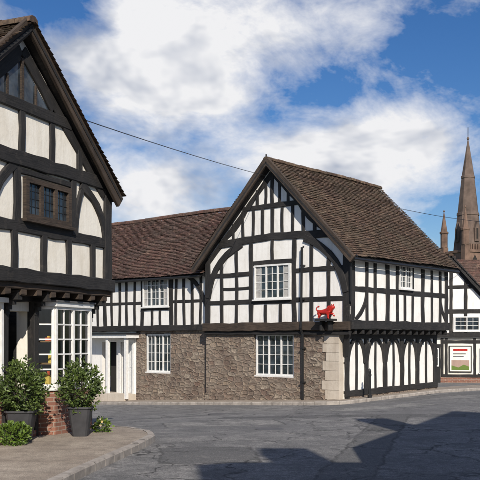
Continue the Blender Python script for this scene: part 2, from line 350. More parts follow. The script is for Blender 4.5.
def pavement(inner,outer,h,n=60,kw=.13,name='pavement'):
    e=empty(name); A=resample(inner,n); B=resample(outer,n); mb=MB('paving',['pave'],e); kb=MB('kerb_stones',['kerb'],e)
    ins=[]
    for a,b in zip(A,B):
        q=math.hypot(b[0]-a[0],b[1]-a[1]) or 1; f=max(0,(q-kw)/q); ins.append((a[0]+(b[0]-a[0])*f,a[1]+(b[1]-a[1])*f))
    def z(p,o): return Vector((p[0],p[1],g(*p)+o))
    for i in range(n):
        mids0=[(A[i][0]+(ins[i][0]-A[i][0])*k/3,A[i][1]+(ins[i][1]-A[i][1])*k/3) for k in range(4)]
        mids1=[(A[i+1][0]+(ins[i+1][0]-A[i+1][0])*k/3,A[i+1][1]+(ins[i+1][1]-A[i+1][1])*k/3) for k in range(4)]
        for k in range(3): mb.face([z(mids0[k],h),z(mids0[k+1],h),z(mids1[k+1],h),z(mids1[k],h)],None,'pave')
    for i in range(n):
        f=.02; o0=B[i]; o1=B[i+1]; i0=ins[i]; i1=ins[i+1]; dz=h+.006+R.uniform(-.006,.006)
        o0=(o0[0]+(o1[0]-o0[0])*f,o0[1]+(o1[1]-o0[1])*f); i0=(i0[0]+(i1[0]-i0[0])*f,i0[1]+(i1[1]-i0[1])*f)
        m0=(o0[0]*.85+i0[0]*.15,o0[1]*.85+i0[1]*.15); m1=(o1[0]*.85+i1[0]*.15,o1[1]*.85+i1[1]*.15)
        c=[z(i0,dz),z(m0,dz),z(m1,dz),z(i1,dz)]
        kb.face(c,None,'kerb'); kb.face([z(m0,dz),z(o0,dz-.025),z(o1,dz-.025),z(m1,dz)],None,'kerb'); kb.face([z(o0,-.1),z(o1,-.1),z(o1,dz-.025),z(o0,dz-.025)],None,'kerb'); kb.face([z(i0,-.1),z(o0,-.1),z(o0,dz-.025),c[0]],None,'kerb'); kb.face([z(o1,-.1),z(i1,-.1),c[3],z(o1,dz-.025)],None,'kerb')
    mb.done(); kb.done()

SH=Wall(-3.26,16,.388,.921)
F=Wall(3.44,26.7,-.756,.655,-1)
S=Wall(3.44,26.7,.655,.756)
if F.n.y>0: F.n=-F.n
if S.n.y>0: S.n=-S.n
if SH.n.x<0: SH.n=-SH.n

pavement([(-9,-4),(-9,3),(-7.5,8),(-5.5,12),(-4.2,14),(-3.4,16),(-3.3,16.4),(-3.6,16.6),(-4.6,17.2),(-9,19.5)],
         [(-3.3,-4),(-2.9,3),(-2.45,8),(-2.05,11.3),(-1.6,14.2),(-1.5,15.1),(-1.62,15.9),(-2.1,16.8),(-3.2,17.8),(-8,20.6)],.12,n=64)
inn_in=[F.xy(15,-1),F.xy(6.2,-.6),F.xy(.6,-.4),F.xy(.8,-.6),S.xy(3,-1),S.xy(7,-1),S.xy(22,-1)]
inn_out=[F.xy(15,.75),F.xy(6.2,1.0),F.xy(.3,.95),F.xy(-.1,.75),F.xy(-.25,.3),S.xy(3,.35),S.xy(7,.5),S.xy(22,.6)]
pavement(inn_in,inn_out,.10,n=90)
for cx,cy in ((.6,17.5),(-.6,24.0)):
    mb=MB('manhole_cover',['black','lead']); lathe(mb,(cx,cy,g(cx,cy)-.004),[(.30,.0),(.30,.012),(.27,.014),(.26,.010),(.02,.011)],'lead',20); mb.done()

# ---------------------------------------------------------------- INN
inn=empty('timber_framed_inn')
walls=MB('walls',['plaster','stone','pale','dark'],inn); tim=MB('timbers',['timber','timber2'],inn); win=MB('windows',['white','glass','dark','black','plaster','curtain'],inn)
roof=MB('roof',['tile_brown','tile_red','timber'],inn)
GW=6.2; EZ=4.51; AZ=7.59; JZ=2.05; HR=-.3; HL=16.0; SL=6.45
gw=(2.24,3.95,.45,1.92)
wcells(walls,F,.9,GW,-1.2,JZ,-.45,-.04,[gw],'stone')
wbox(walls,F,.44,.9,-1.2,JZ,-.9,-.03,'pale')
zq=-.45
while zq<JZ-.1:
    h=R.uniform(.2,.34); z1=min(JZ-.06,zq+h); wbox(walls,F,.432,.9+R.uniform(-.02,.2),zq+.006,z1-.006,-.05,-.022+R.uniform(0,.012),'pale'); zq=z1
    if z1>=JZ-.07: break
hw=(8.33,9.75,.42,1.95)
H=HR
wcells(walls,F,GW,10.25,-1.5,JZ,H-.45,H-.03,[hw],'stone')
door=(10.45,11.15,-.5,1.62); wcells(walls,F,10.25,HL,-1.5,JZ,H-.3,H-.05,[door,(11.45,12.35,-.5,1.62)],'plaster')
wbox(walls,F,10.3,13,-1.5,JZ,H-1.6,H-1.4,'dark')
wbox(walls,F,.97,GW,-1.2,-.22,-.1,.03,'stone'); wbox(walls,F,GW,10.2,-1.5,-.38,H-.1,H+.03,'stone')
wpoly(walls,F,[(0,JZ),(GW,JZ),(GW,EZ),(GW/2,AZ-.05),(0,EZ)],-.2,0,'plaster')
wbox(walls,F,GW,HL,JZ,4.3,H-.2,H,'plaster')
wbox(walls,S,0,SL,JZ,EZ,-.2,0,'plaster')
GS=-.42
wbox(walls,S,.3,SL-.15,-1.2,JZ,GS-.2,GS,'plaster')
wbox(walls,S,.5,SL-.1,-1.2,.02,GS-.1,GS+.06,'stone')
wpoly(walls,F,[(0.01,JZ),(GW,JZ),(GW,EZ),(GW/2,AZ-.05),(0.01,EZ)],-SL-.02,-SL+.15,'plaster')
wbox(walls,F,GW-.2,GW,-1,EZ,-SL,-.2,'plaster')
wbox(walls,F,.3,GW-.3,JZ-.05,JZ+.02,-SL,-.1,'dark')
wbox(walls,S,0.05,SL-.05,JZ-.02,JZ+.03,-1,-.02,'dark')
b=lambda pts,w,**k: beam(tim,F,pts,w,**k)
b([(-.03,JZ+.10),(GW+.03,JZ+.10)],.28,d1=.13,m='timber2')
b([(.0,JZ-.13),(GW,JZ-.10)],.12,d1=.06)
b([(.12,JZ+.22),(.12,EZ+.1)],.26); b([(GW-.12,JZ+.22),(GW-.12,EZ+.1)],.26)
rf=lambda t: AZ-abs(t-GW/2)*(AZ-EZ)/(GW/2)
TZ=5.12; CZ=6.22
b([(.70,TZ-.04),(GW/2,TZ+.07),(GW-.70,TZ-.04)],.25,d1=.05)
b([(GW/2-1.3,CZ),(GW/2+1.3,CZ)],.17)
for s in (-1,1):
    x=lambda d: GW/2+s*d
    b([(x(3.0),EZ-.1),(x(.04),AZ-.3)],.20,d1=.03)
    b(curve((x(2.95),3.2),(x(2.75),4.55),(x(1.35),5.02)),.24,d1=.06)
    b([(x(.93),JZ+.2),(x(.93),TZ-.05)],.17)
    b([(x(1.62),JZ+.2),(x(1.62),4.85)],.14); b([(x(2.3),JZ+.2),(x(2.3),4.45)],.14)
    b([(x(.95),3.02),(x(2.95),3.02)],.15); b([(x(.95),3.98),(x(2.85),3.98)],.15)
    if s>0: b([(x(1.0),3.5),(x(2.3),3.5)],.10)
    b(curve((x(2.2),TZ+.12),(x(1.5),TZ+.45),(x(1.15),CZ-.05)),.15)
    for d in (.42,.85,1.3): b([(x(d),TZ+.1),(x(d),min(CZ,rf(x(d))-.15))],.12)
    for d in (.3,.66): b([(x(d),CZ+.05),(x(d),rf(x(d))-.12)],.11)
    b([(x(1.75),TZ+.05),(x(1.75),rf(x(1.75))-.1)],.12)
b([(GW/2,CZ),(GW/2,AZ-.15)],.13); b([(GW/2,TZ+.1),(GW/2,CZ)],.14)
b([(2.2,2.98),(4.0,2.98)],.16); b([(2.2,4.32),(4.0,4.32)],.14)
b([(2.75,JZ+.2),(2.75,2.9)],.12); b([(3.4,JZ+.2),(3.4,2.9)],.12); b([(3.1,4.38),(3.1,TZ)],.12)
for s in (-1,1):
    beam(tim,F,[(GW/2+s*3.42,EZ-.33),(GW/2+s*.0,AZ+.10)],.24,d0=.30,d1=.37,m='timber2',jit=.02)
tube(tim,[F.p(GW/2,AZ-.1,.34),F.p(GW/2,AZ+.3,.34)],.03,'timber',6)
def curtains(W,t0,t1,z0,z1,d):
    wbox(win,W,t0+.06,t0+.06+(t1-t0)*.13,z0+.06,z1-.06,d+.001,d+.003,'curtain'); wbox(win,W,t1-.06-(t1-t0)*.13,t1-.06,z0+.06,z1-.06,d+.001,d+.003,'curtain')
window(win,F,2.32,3.86,3.08,4.24,.02,3,2,4); curtains(F,2.32,3.86,3.08,4.24,.02)
window(win,F,gw[0]+.03,gw[1]-.03,gw[2]+.05,gw[3]-.02,-.16,3,2,4)
window(win,F,hw[0]+.03,hw[1]-.03,hw[2]+.05,hw[3]-.02,H-.15,3,2,4)
wbox(walls,F,gw[0]-.1,gw[1]+.1,gw[3],gw[3]+.13,-.1,-.02,'stone'); wbox(walls,F,hw[0]-.1,hw[1]+.1,hw[3],hw[3]+.10,H-.1,H-.015,'stone')
b([(GW+.02,JZ+.1),(HL,JZ+.1)],.22,d0=H-.03,d1=H+.09)
b([(GW+.02,4.22),(HL,4.22)],.2,d0=H-.03,d1=H+.04)
hwin=(8.36,9.78,2.98,4.12)
ts=[6.3,6.72,7.14,7.56,7.98,8.27,9.87,10.3,10.75,11.2,11.65,12.1,12.55,13,13.5,14]
for t in ts: b([(t+R.uniform(-.04,.04),JZ+.18),(t+R.uniform(-.04,.04),4.2)],.13 if t not in (8.27,9.87,12.1) else .19,d0=H-.03,d1=H+.035)
for t in (8.85,9.3): b([(t,JZ+.18),(t,2.9)],.12,d0=H-.03,d1=H+.035)
b([(8.27,2.9),(9.87,2.9)],.14,d0=H-.03,d1=H+.04); b([(GW+.1,3.15),(8.2,3.15)],.11,d0=H-.03,d1=H+.03); b([(9.9,3.15),(HL,3.15)],.11,d0=H-.03,d1=H+.03)
b(curve((7.6,4.15),(6.75,3.9),(6.4,2.9)),.15,d0=H-.03,d1=H+.045)
window(win,F,hwin[0],hwin[1],hwin[2],hwin[3],H+.02,3,2,4); curtains(F,hwin[0],hwin[1],hwin[2],hwin[3],H+.02)
wbox(win,F,door[0]-.1,door[0],-.5,1.72,H-.1,H+.03,'white'); wbox(win,F,door[1],door[1]+.1,-.5,1.72,H-.1,H+.03,'white'); wbox(win,F,door[0],door[1],1.62,1.72,H-.1,H+.028,'white')
wbox(win,F,door[0],door[1],-.6,1.62,H-.22,H-.17,'white')
for zz in ((-.4,.45),(.6,1.5)):
    for a in (.08,.40): wbox(win,F,door[0]+a,door[0]+a+.24,zz[0],zz[1],H-.17,H-.155,'white')
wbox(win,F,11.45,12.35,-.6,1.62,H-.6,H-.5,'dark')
wbox(win,F,10.1,13.2,1.78,1.92,H-.05,H+.62,'white'); wbox(win,F,10.05,13.25,1.922,1.97,H-.05,H+.68,'black')
for t in (10.2,11.3): wbox(win,F,t,t+.12,-.6,1.78,H+.42,H+.54,'white')
wbox(walls,F,10.3,12.6,-.8,-.42,H-.3,H+.55,'pale')
c=lambda pts,w,**k: beam(tim,S,pts,w,**k)
c([(-.03,JZ+.14),(SL,JZ+.14)],.28,d1=.09); c([(0,EZ-.08),(SL,EZ-.08)],.2)
c([(0.1,3.32),(SL,3.32)],.16)
swin=(2.95,3.75,3.45,4.28)
for i,t in enumerate([.13,.95,1.45,2.2,2.85,3.87,4.6,5.25,5.85,SL-.12]):
    c([(t,JZ+.25),(t,EZ-.1)],.22 if i in (0,3,6,9) else .15)
c([(3.35,JZ+.25),(3.35,3.3)],.14)
c(curve((.95,3.3),(.9,2.7),(.3,2.35)),.15); c(curve((5.85,3.3),(5.9,2.8),(6.3,2.4)),.15)
window(win,S,swin[0],swin[1],swin[2],swin[3],.02,2,2,4)
for i in range(15):
    t=.25+i*.43; beam(tim,S,[(t,JZ-.08),(t+.12,JZ-.08)],.16,d0=-.5,d1=.02)
posts=[.42,1.55,2.75,3.85,4.95,SL-.2]
for t in posts: c([(t,-.35),(t,JZ-.1)],.22,d0=GS-.03,d1=GS+.06)
c([(.3,JZ-.2),(SL-.1,JZ-.2)],.2,d0=GS-.03,d1=GS+.07); c([(.3,-.02),(SL-.1,.05)],.2,d0=GS-.03,d1=GS+.08)
for a,d in zip(posts,posts[1:]):
    m=(a+d)/2
    c(curve((a+.06,.95),(a+.12,1.65),(m,JZ-.28)),.15,d0=GS-.03,d1=GS+.045); c(curve((d-.06,.95),(d-.12,1.65),(m,JZ-.28)),.15,d0=GS-.03,d1=GS+.045)
    c([(m,.05),(m,JZ-.3)],.12,d0=GS-.03,d1=GS+.035)
tube(tim,[S.p(.35,1.2,GS+.0),S.p(.2,1.7,GS+.15),S.p(.06,2.0,-.08)],.1,'timber',6)
sl=math.hypot(GW/2,AZ-EZ)
def slope_vecs(s):
    U=Vector((F.d.x*-s*(GW/2),F.d.y*-s*(GW/2),AZ-EZ)).normalized(); A=Vector((-F.n.x,-F.n.y,0)); Nn=A.cross(U)
    if Nn.z<0: Nn=-Nn
    return U,A,Nn
OV=.42
for s in (-1,1):
    U,A,Nn=slope_vecs(s)
    E=F.p(GW/2+s*GW/2,EZ+.06,.38)-U*OV
    tiles(roof,E+Nn*.06,A,U,Nn,SL+.38+.35,sl+OV+.04,'tile_brown',sag=.12)
    slab(roof,[E,E+A*(SL+.70),E+A*(SL+.70)+U*(sl+OV),E+U*(sl+OV)],.06,'timber')
ridge(roof,F.p(GW/2,AZ+.15,.38),F.p(GW/2,AZ+.15,-SL-.35),'tile_brown')
RZ=6.95; HE=4.28; HW=3.35
U=Vector((-F.n.x*HW,-F.n.y*HW,RZ-HE)); hs=U.length; U.normalize(); A=Vector((F.d.x,F.d.y,0)); Nn=U.cross(A); Nn=Nn if Nn.z>0 else -Nn
t0=3.4; E=F.p(t0,HE,H)-U*.36
def keep(a,s):
    t=a+t0; z=(E+U*s).z
    return t>GW+.12 or z>AZ-(t-GW/2)*.993-.1
tiles(roof,E+Nn*.07,A,U,Nn,HL-t0,hs+.40,'tile_red',keep=keep,sag=.15)
E2=F.p(GW+.15,HE,H)-U*.36; E3=F.p(HL,HE,H)-U*.36
slab(roof,[E2,E3,E3+U*(hs+.36),F.p(3.9,RZ,H-HW)],.05,'timber')
ridge(roof,F.p(3.6,RZ+.08,H-HW),F.p(HL,RZ+.08,H-HW),'tile_red',.15)
slab(roof,[F.p(3.9,RZ,H-HW),F.p(HL,RZ,H-HW),F.p(HL,4.2,H-HW*2),F.p(3.9,4.2,H-HW*2)],.05,'timber')
wbox(walls,F,GW,HL,-1,4.3,H-2*HW+.2,H-2*HW+.35,'plaster')
pipe=MB('rainwater_pipes',['black'],inn,True)
tp=1.80
tube(pipe,[F.p(tp,4.75,-.02),F.p(tp,4.72,.10),F.p(tp,2.3,.14),F.p(tp,2.1,.17),F.p(tp,1.9,.06),F.p(tp,-.4,.06)],.04,'black')
tube(pipe,[F.p(GW+.12,4.1,H+.28),F.p(GW+.12,3.95,H+.10),F.p(GW+.12,-.6,H+.10)],.04,'black')
tube(pipe,[S.p(-.12,4.32,.33),S.p(-.10,4.1,.10),S.p(-.06,2.9,.07)],.04,'black')
U_,A_,N_=slope_vecs(-1); g0=F.p(0,EZ+.02,.3)-U_*.46
tube(pipe,[g0,g0+A_*(SL+.55)],.055,'black')
g1=F.p(GW+.25,HE-.02,H)-U*.40; tube(pipe,[g1,F.p(HL,HE-.02,H)-U*.40],.05,'black')
for z in (.3,1.4,3.0,4.1): wbox(pipe,F,tp-.07,tp+.07,z,z+.05,-.03,.11,'black')
for o in (walls,tim,win,roof,pipe): o.done()

# red lion on ledge
lion=empty('red_lion_statue')
lb=MB('ledge',['timber'],lion)
wbox(lb,F,.42,1.06,2.30,2.37,.10,.42,'timber'); beam(lb,F,[(.6,2.0),(.6,2.3)],.09,d0=.09,d1=.3); beam(lb,F,[(.92,2.0),(.92,2.3)],.09,d0=.09,d1=.3); lb.done()
def skinned(name,parent,verts,edges,radii,mat,root=0,sub=2):
    me=bpy.data.meshes.new(name); me.from_pydata([tuple(v) for v in verts],edges,[]); o=bpy.data.objects.new(name,me); scene.collection.objects.link(o); o.parent=parent
    md=o.modifiers.new('skin','SKIN')
    sv=me.skin_vertices[0].data if me.skin_vertices else None
    if sv is None:
        bpy.context.view_layer.objects.active=o; o.select_set(True); bpy.ops.object.modifier_remove(modifier='skin'); bpy.ops.object.modifier_add(type='SKIN'); sv=me.skin_vertices[0].data
    for i,r in enumerate(radii): sv[i].radius=(r,r); sv[i].use_root=(i==root)
    ss=o.modifiers.new('sub','SUBSURF'); ss.levels=sub; ss.render_levels=sub; me.materials.append(mat); return o
def lp(a,z,d=0): return F.p(.76-a*1.05,2.37+z*.92,.26+d)
V=[(-.20,.24,0),(-.05,.23,0),(.12,.26,0),(.21,.34,0),(.27,.40,0),(.345,.38,0),
   (-.20,.17,.06),(-.16,.10,.065),(-.22,.055,.065),(-.18,.015,.065),
   (-.22,.17,-.06),(-.24,.10,-.065),(-.29,.055,-.065),(-.25,.015,-.065),
   (.13,.17,.06),(.15,.09,.065),(.15,.015,.065),(.19,.012,.065),
   (.15,.19,-.06),(.24,.17,-.065),(.27,.10,-.065),(.31,.10,-.065),
   (-.29,.28,0),(-.34,.34,.0),(-.30,.41,0),(-.24,.42,0),(-.22,.45,0)]
Rr=[.088,.082,.11,.10,.085,.05, .065,.042,.028,.032, .065,.042,.028,.032, .055,.036,.03,.03, .055,.036,.03,.03, .024,.018,.018,.03,.022]
Ed=[(0,1),(1,2),(2,3),(3,4),(4,5),(0,6),(6,7),(7,8),(8,9),(0,10),(10,11),(11,12),(12,13),(2,14),(14,15),(15,16),(16,17),(2,18),(18,19),(19,20),(20,21),(0,22),(22,23),(23,24),(24,25),(25,26)]
skinned('lion_body',lion,[lp(a,z,d) for a,z,d in V],Ed,Rr,M['red'])
mn=MB('mane',['red'],lion,False)
for i in range(170):
    th=R.uniform(0,6.28); ph=R.uniform(-1.1,1.2); rr=.115
    cx,cz=.20,.34
    o=Vector((math.cos(ph)*math.cos(th)*.7,math.sin(ph),math.cos(ph)*math.sin(th)))
    p0=(cx+o.x*rr-.02,cz+o.y*rr,o.z*rr*.85); p1=(p0[0]+o.x*.02-.02,p0[1]+o.y*.02-.025,p0[2]*1.2)
    w=.02; mn.face([lp(p0[0],p0[1]+w,p0[2]),lp(p0[0],p0[1]-w,p0[2]),lp(*p1)],[(0,0)]*3,'red'); mn.face([lp(p0[0]+w,p0[1],p0[2]),lp(p0[0]-w,p0[1],p0[2]),lp(*p1)],[(0,0)]*3,'red')
tube(mn,[lp(.27,.46,.05),lp(.26,.50,.06)],.02,'red',6,[.022,.01]); tube(mn,[lp(.27,.46,-.05),lp(.26,.50,-.06)],.02,'red',6,[.022,.01])
mn.done()

# ---------------------------------------------------------------- SHOP
shop=empty('timber_framed_shop')
walls=MB('walls',['cream','brick','dark','timber','wood_in'],shop); tim=MB('timbers',['timber','timber2'],shop); win=MB('windows',['white','glass','dark','black','clear','timber2','wood_in','goods','lead'],shop)
roof=MB('roof',['tile_brown','timber'],shop)
TA=-1.86; SAZ=6.76; k=.84; TE=.90; TL=2*TA-TE; J=.38; SJ=2.66
rfs=lambda t:SAZ-abs(t-TA)*k
wpoly(walls,SH,[(TL,SJ),(TE,SJ),(TE,rfs(TE)),(TA,SAZ-.03),(TL,rfs(TL))],J-.2,J,'cream')
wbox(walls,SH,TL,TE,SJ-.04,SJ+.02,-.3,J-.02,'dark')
bay=(-.92,.60,.86,2.32); dr=(-1.80,-1.08,-.1,2.2); lw=(-3.3,-1.98,.95,2.32)
wcells(walls,SH,TL,TE-.2,-.5,SJ,-.3,-.02,[bay,dr,lw],'cream')
wbox(walls,SH,-3.4,-1.9,-.5,.88,-.02,.05,'brick')
# canted bay window
BP=.27; plan=[(-.96,-.01),(-.72,BP),(.46,BP),(.66,-.01)]
prism(walls,SH,plan,-.4,.80,'brick')
def grow(pl,e): return [(pl[0][0]-e,pl[0][1]),(pl[1][0]-e*.6,pl[1][1]+e),(pl[2][0]+e*.6,pl[2][1]+e),(pl[3][0]+e,pl[3][1])]
prism(win,SH,grow(plan,.04),.801,.855,'white'); prism(win,SH,grow(plan,.04),2.30,2.38,'white'); prism(win,SH,grow(plan,.07),2.382,2.41,'lead')
for (a,bb) in zip(plan,plan[1:]):
    A0=SH.xy(*a); B0=SH.xy(*bb); W2=Wall(A0[0],A0[1],B0[0]-A0[0],B0[1]-A0[1])
    if W2.n.dot(SH.n)<0: W2.n=-W2.n
    L2=W2.L
    if L2>.8: window(win,W2,.02,L2-.02,.857,2.298,-.05,2,2,5,glass='clear',mw=.05,bw=.026,fw=.05,sill=False)
    else: window(win,W2,.015,L2-.02,.857,2.298,-.05,1,1,5,glass='clear',bw=.026,fw=.05,sill=False)
wbox(walls,SH,TE-.22,TE-.2,-.5,SJ,-7,-.02,'cream'); wbox(walls,SH,TE-.2,TE-.001,SJ,rfs(TE),-7,J-.2,'cream')
wbox(walls,SH,-3.4,TE-.3,.3,.4,-.9,-.3,'wood_in'); wbox(walls,SH,-3.4,TE-.3,.3,2.6,-1.6,-1.5,'wood_in')
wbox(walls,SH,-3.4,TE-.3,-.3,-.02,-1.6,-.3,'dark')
b=lambda pts,w,**kk: beam(tim,SH,pts,w,d0=kk.get('d0',J-.03),d1=kk.get('d1',J+.045),m=kk.get('m','timber'))
b([(TL,SJ+.10),(TE+.04,SJ+.10)],.24,d1=J+.12); b([(TL,SJ-.06),(TE+.02,SJ-.06)],.11,d1=J+.05,m='timber2')
b([(TL,3.57),(TE,3.57)],.2); b([(TL-.0,4.70),(TE,4.70)],.24,d1=J+.07)
b([(TE-.1,SJ),(TE-.1,4.7)],.24,d1=J+.055)
for t in (-.36,-1.99,-2.9): b([(t,3.6),(t,4.65)],.17)
for t in (.28,-.5,-1.25,-2.05,-2.8): b([(t,SJ+.15),(t,3.5)],.15)
b([(-1.95,4.5),(-.36,4.5)],.1); b([(-1.95,3.66),(-.36,3.66)],.08)
b(curve((.78,3.5),(.68,4.3),(-.12,4.57)),.17); b(curve((-.28,3.62),(-.26,4.3),(.05,4.62)),.12)
b(curve((-2.05,4.58),(-2.5,4.3),(-2.75,3.6)),.17); b(curve((-3.9,3.6),(-3.2,4.2),(-2.95,4.6)),.17)
b([(TA-1.4,5.58),(TA+1.4,5.58)],.19,d1=J+.06)
for t in (TA,TA+.85,TA-.85,TA+1.7,TA-1.7): b([(t,4.8),(t,min(5.6,rfs(t)-.15))],.15)
for s in (-1,1):
    b([(TA+s*2.55,rfs(TA+2.55)-.12),(TA+s*.04,SAZ-.26)],.2)
    beam(tim,SH,[(TA+s*2.85,rfs(TA+2.85)+.02),(TA,SAZ+.14)],.24,d0=J+.16,d1=J+.22,m='timber2',jit=.02)
    b([(TA+s*.84,5.70),(TA+s*.05,6.38)],.11)
tube(tim,[SH.p(TA,SAZ,J+.2),SH.p(TA,SAZ+.25,J+.2)],.03,'timber',6)
wpoly(win,SH,[(TA-.78,5.68),(TA+.78,5.68),(TA,6.36)],J-.01,J+.012,'glass'); wbox(win,SH,TA-.03,TA+.03,5.67,6.36,J,J+.05,'timber2')
for t in (-.38,.38): wbox(win,SH,TA+t-.02,TA+t+.02,5.67,6.01,J,J+.04,'timber2')
window(win,SH,-1.82,-.50,3.72,4.42,J+.03,3,1,1,fm='timber2',fw=.09,mw=.08)
for i in range(3):
    a=-1.73+i*.407
    for jx in (1,2): wbox(win,SH,a+jx*.11,a+jx*.11+.012,3.81,4.33,J+.03,J+.04,'black')
    for jz in (1,2,3): wbox(win,SH,a,a+.327,3.81+jz*.13,3.822+jz*.13,J+.03,J+.038,'black')
window(win,SH,lw[0],lw[1],lw[2],lw[3],.08,2,2,5,glass='clear',mw=.05,bw=.028)
wbox(win,SH,lw[0]-.05,lw[1]+.05,2.32,2.40,-.1,.2,'white')
for zsh in (.88,1.28,1.68):
    wbox(win,SH,-.66,.40,zsh-.02,zsh,-.30,.17,'wood_in'); wbox(win,SH,lw[0]+.04,lw[1]-.04,zsh-.02,zsh,-.35,.02,'wood_in')
    for rng,db in (((-.64,.38),.13),((lw[0]+.06,lw[1]-.06),0)):
        t=rng[0]
        while t<rng[1]-.12:
            w=R.uniform(.04,.12); h=R.uniform(.08,.32); dd=R.uniform(-.08,.01)+db
            if R.random()<.85:
                wbox(win,SH,t,t+w,zsh+.001,zsh+h*.7,dd-.08,dd,'goods'); wbox(win,SH,t+w*.3,t+w*.7,zsh+h*.7,zsh+h,dd-.06,dd-.02,'goods')
            t+=w+R.uniform(.01,.06)
wbox(win,SH,dr[0],dr[1],0,2.2,-.75,-.7,'timber2'); wbox(win,SH,dr[0]+.12,dr[1]-.12,1.05,2.0,-.70,-.685,'glass')
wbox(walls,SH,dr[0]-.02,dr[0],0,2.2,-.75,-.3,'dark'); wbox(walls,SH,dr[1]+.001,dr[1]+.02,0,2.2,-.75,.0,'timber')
wbox(walls,SH,dr[0],dr[1],-.2,.12,-.75,.12,'brick')
for t in (-1.05,-1.86,.70): beam(tim,SH,[(t,-.05),(t,SJ-.05)],.12,d0=-.05,d1=.10)
beam(tim,SH,[(TL,SJ-.2),(TE-.18,SJ-.2)],.2,d0=-.05,d1=.07)
for i in range(11):
    t=.78-i*.42; beam(tim,SH,[(t-.14,SJ-.14),(t,SJ-.14)],.15,d0=-.05,d1=J+.03,m='timber2')
for t in (.70,-1.05,-1.86,-3.35):
    for q in range(5):
        a=q/4; wbox(tim,SH,t-.055,t+.055,2.05+a*.32,2.12+a*.36+.05,.05,.10+a*a*.27,'timber')
for s in (-1,1):
    lo=TA+s*2.88
    P=[SH.p(lo,rfs(lo)+.1,J+.24),SH.p(lo,rfs(lo)+.1,-8),SH.p(TA,SAZ+.1,-8),SH.p(TA,SAZ+.1,J+.24)]
    slab(roof,P,.05,'timber')
    U=Vector((-s*SH.d.x,-s*SH.d.y,k)).normalized(); A=Vector((-SH.n.x,-SH.n.y,0)); Nn=A.cross(U); Nn=Nn if Nn.z>0 else -Nn
    tiles(roof,SH.p(lo,rfs(lo)+.13,J+.29)+Nn*.03,A,U,Nn,8.2 if s>0 else 2,2.88*math.hypot(1,k),'tile_brown')
ridge(roof,SH.p(TA,SAZ+.2,J+.27),SH.p(TA,SAZ+.2,-8),'tile_brown')
for o in (walls,tim,win,roof): o.done()

# ---------------------------------------------------------------- plants
def foliage(mb,c,rad,n,ls,m,lump=.35,seed=0):
    for i in range(n):
        while True:
            v=Vector((R.uniform(-1,1),R.uniform(-1,1),R.uniform(-1,1)))
            if .3<v.length<1: break
        q=v.normalized(); e=1+lump*mnoise.noise(q*1.9+Vector((seed,seed,0)))+.25*mnoise.noise(q*5+Vector((seed,0,0)))
        v=q*(v.length**.5)*e
        if mnoise.noise(v*3.1+Vector((seed,3,1)))<-.14: continue
        p=Vector(c)+Vector((v.x*rad[0],v.y*rad[1],v.z*rad[2]))
        d=(q+Vector((R.uniform(-1,1),R.uniform(-1,1),R.uniform(-.4,1)))*.9).normalized(); s=d.cross(Vector((R.uniform(-1,1),R.uniform(-1,1),R.uniform(-1,1)))).normalized(); L=ls*R.uniform(.7,1.5)
        w=s*L*.28; up=d.cross(s)*L*.1
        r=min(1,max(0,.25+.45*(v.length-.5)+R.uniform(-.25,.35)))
        mb.face([p,p+d*L*.5+w+up,p+d*L],None,m,r); mb.face([p,p+d*L,p+d*L*.5-w+up],None,m,r)
def potted(x,y,ph,pr,crown,n,seed,m='leaf'):
    e=empty('potted_shrub'); z=g(x,y)+.12
    mb=MB('planter',['pot','soil'],e,False)
    lathe(mb,(x,y,z),[(pr*.62,0),(pr*.98,ph*.93),(pr*1.06,ph*.94),(pr*1.06,ph),(pr*.94,ph),(pr*.92,ph*.9)],'pot',28,.75)
    lathe(mb,(x,y,z+ph*.88),[(pr*.95,0),(.01,.03)],'soil',16,.5); mb.done()
    st=MB('stems',['timber2'],e,True)
    for i in range(9):
        a=R.uniform(0,6.28); r=R.uniform(.1,.75); tube(st,[Vector((x,y,z+ph*.85)),Vector((x+math.cos(a)*r*crown[0]*.4,y+math.sin(a)*r*crown[0]*.4,z+ph+crown[1]*.7)),Vector((x+math.cos(a)*r*crown[0],y+math.sin(a)*r*crown[0],z+ph+crown[1]*1.5))],.01,'timber2',5,[.014,.009,.004])
    st.done()
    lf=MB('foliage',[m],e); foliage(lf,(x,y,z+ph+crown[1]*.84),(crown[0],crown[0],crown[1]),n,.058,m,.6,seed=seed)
    for i in range(64):
        a=R.uniform(0,6.28); el=R.uniform(-.3,1.4); dr_=Vector((math.cos(a)*math.cos(el),math.sin(a)*math.cos(el),math.sin(el)))
        cc=Vector((x,y,z+ph+crown[1]*.84)); s0=cc+Vector((dr_.x*crown[0],dr_.y*crown[0],dr_.z*crown[1]))*R.uniform(.8,1.1)
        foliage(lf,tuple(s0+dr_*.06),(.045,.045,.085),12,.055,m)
    lf.done()
potted(-3.62,14.15,.52,.24,(.38,.39),3900,1.3)
potted(-2.80,15.0,.52,.21,(.31,.37),2900,5.1)
def bush(x,y,rad,n,m,seed,name,fl=0):
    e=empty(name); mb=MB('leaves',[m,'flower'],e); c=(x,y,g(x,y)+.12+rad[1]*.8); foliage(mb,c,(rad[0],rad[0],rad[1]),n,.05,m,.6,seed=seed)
    for i in range(fl):
        a=R.uniform(0,6.28); el=R.uniform(.1,1.5); p=Vector((c[0]+math.cos(a)*math.cos(el)*rad[0],c[1]+math.sin(a)*math.cos(el)*rad[0],c[2]+math.sin(el)*rad[1])); rr=R.random()
        for q in range(5):
            b0=q*1.257; b1=b0+1.0; s=.022
            mb.face([p,p+Vector((math.cos(b0)*s,math.sin(b0)*s*.5,math.sin(b0)*s)),p+Vector((math.cos(b1)*s,math.sin(b1)*s*.5,math.sin(b1)*s))],None,'flower',rr)
    mb.done()
bush(-3.62,13.7,(.22,.20),1500,'leaf2',2,'low_shrub')
bush(-2.55,15.75,(.15,.13),700,'leaf2',8,'low_shrub',14)

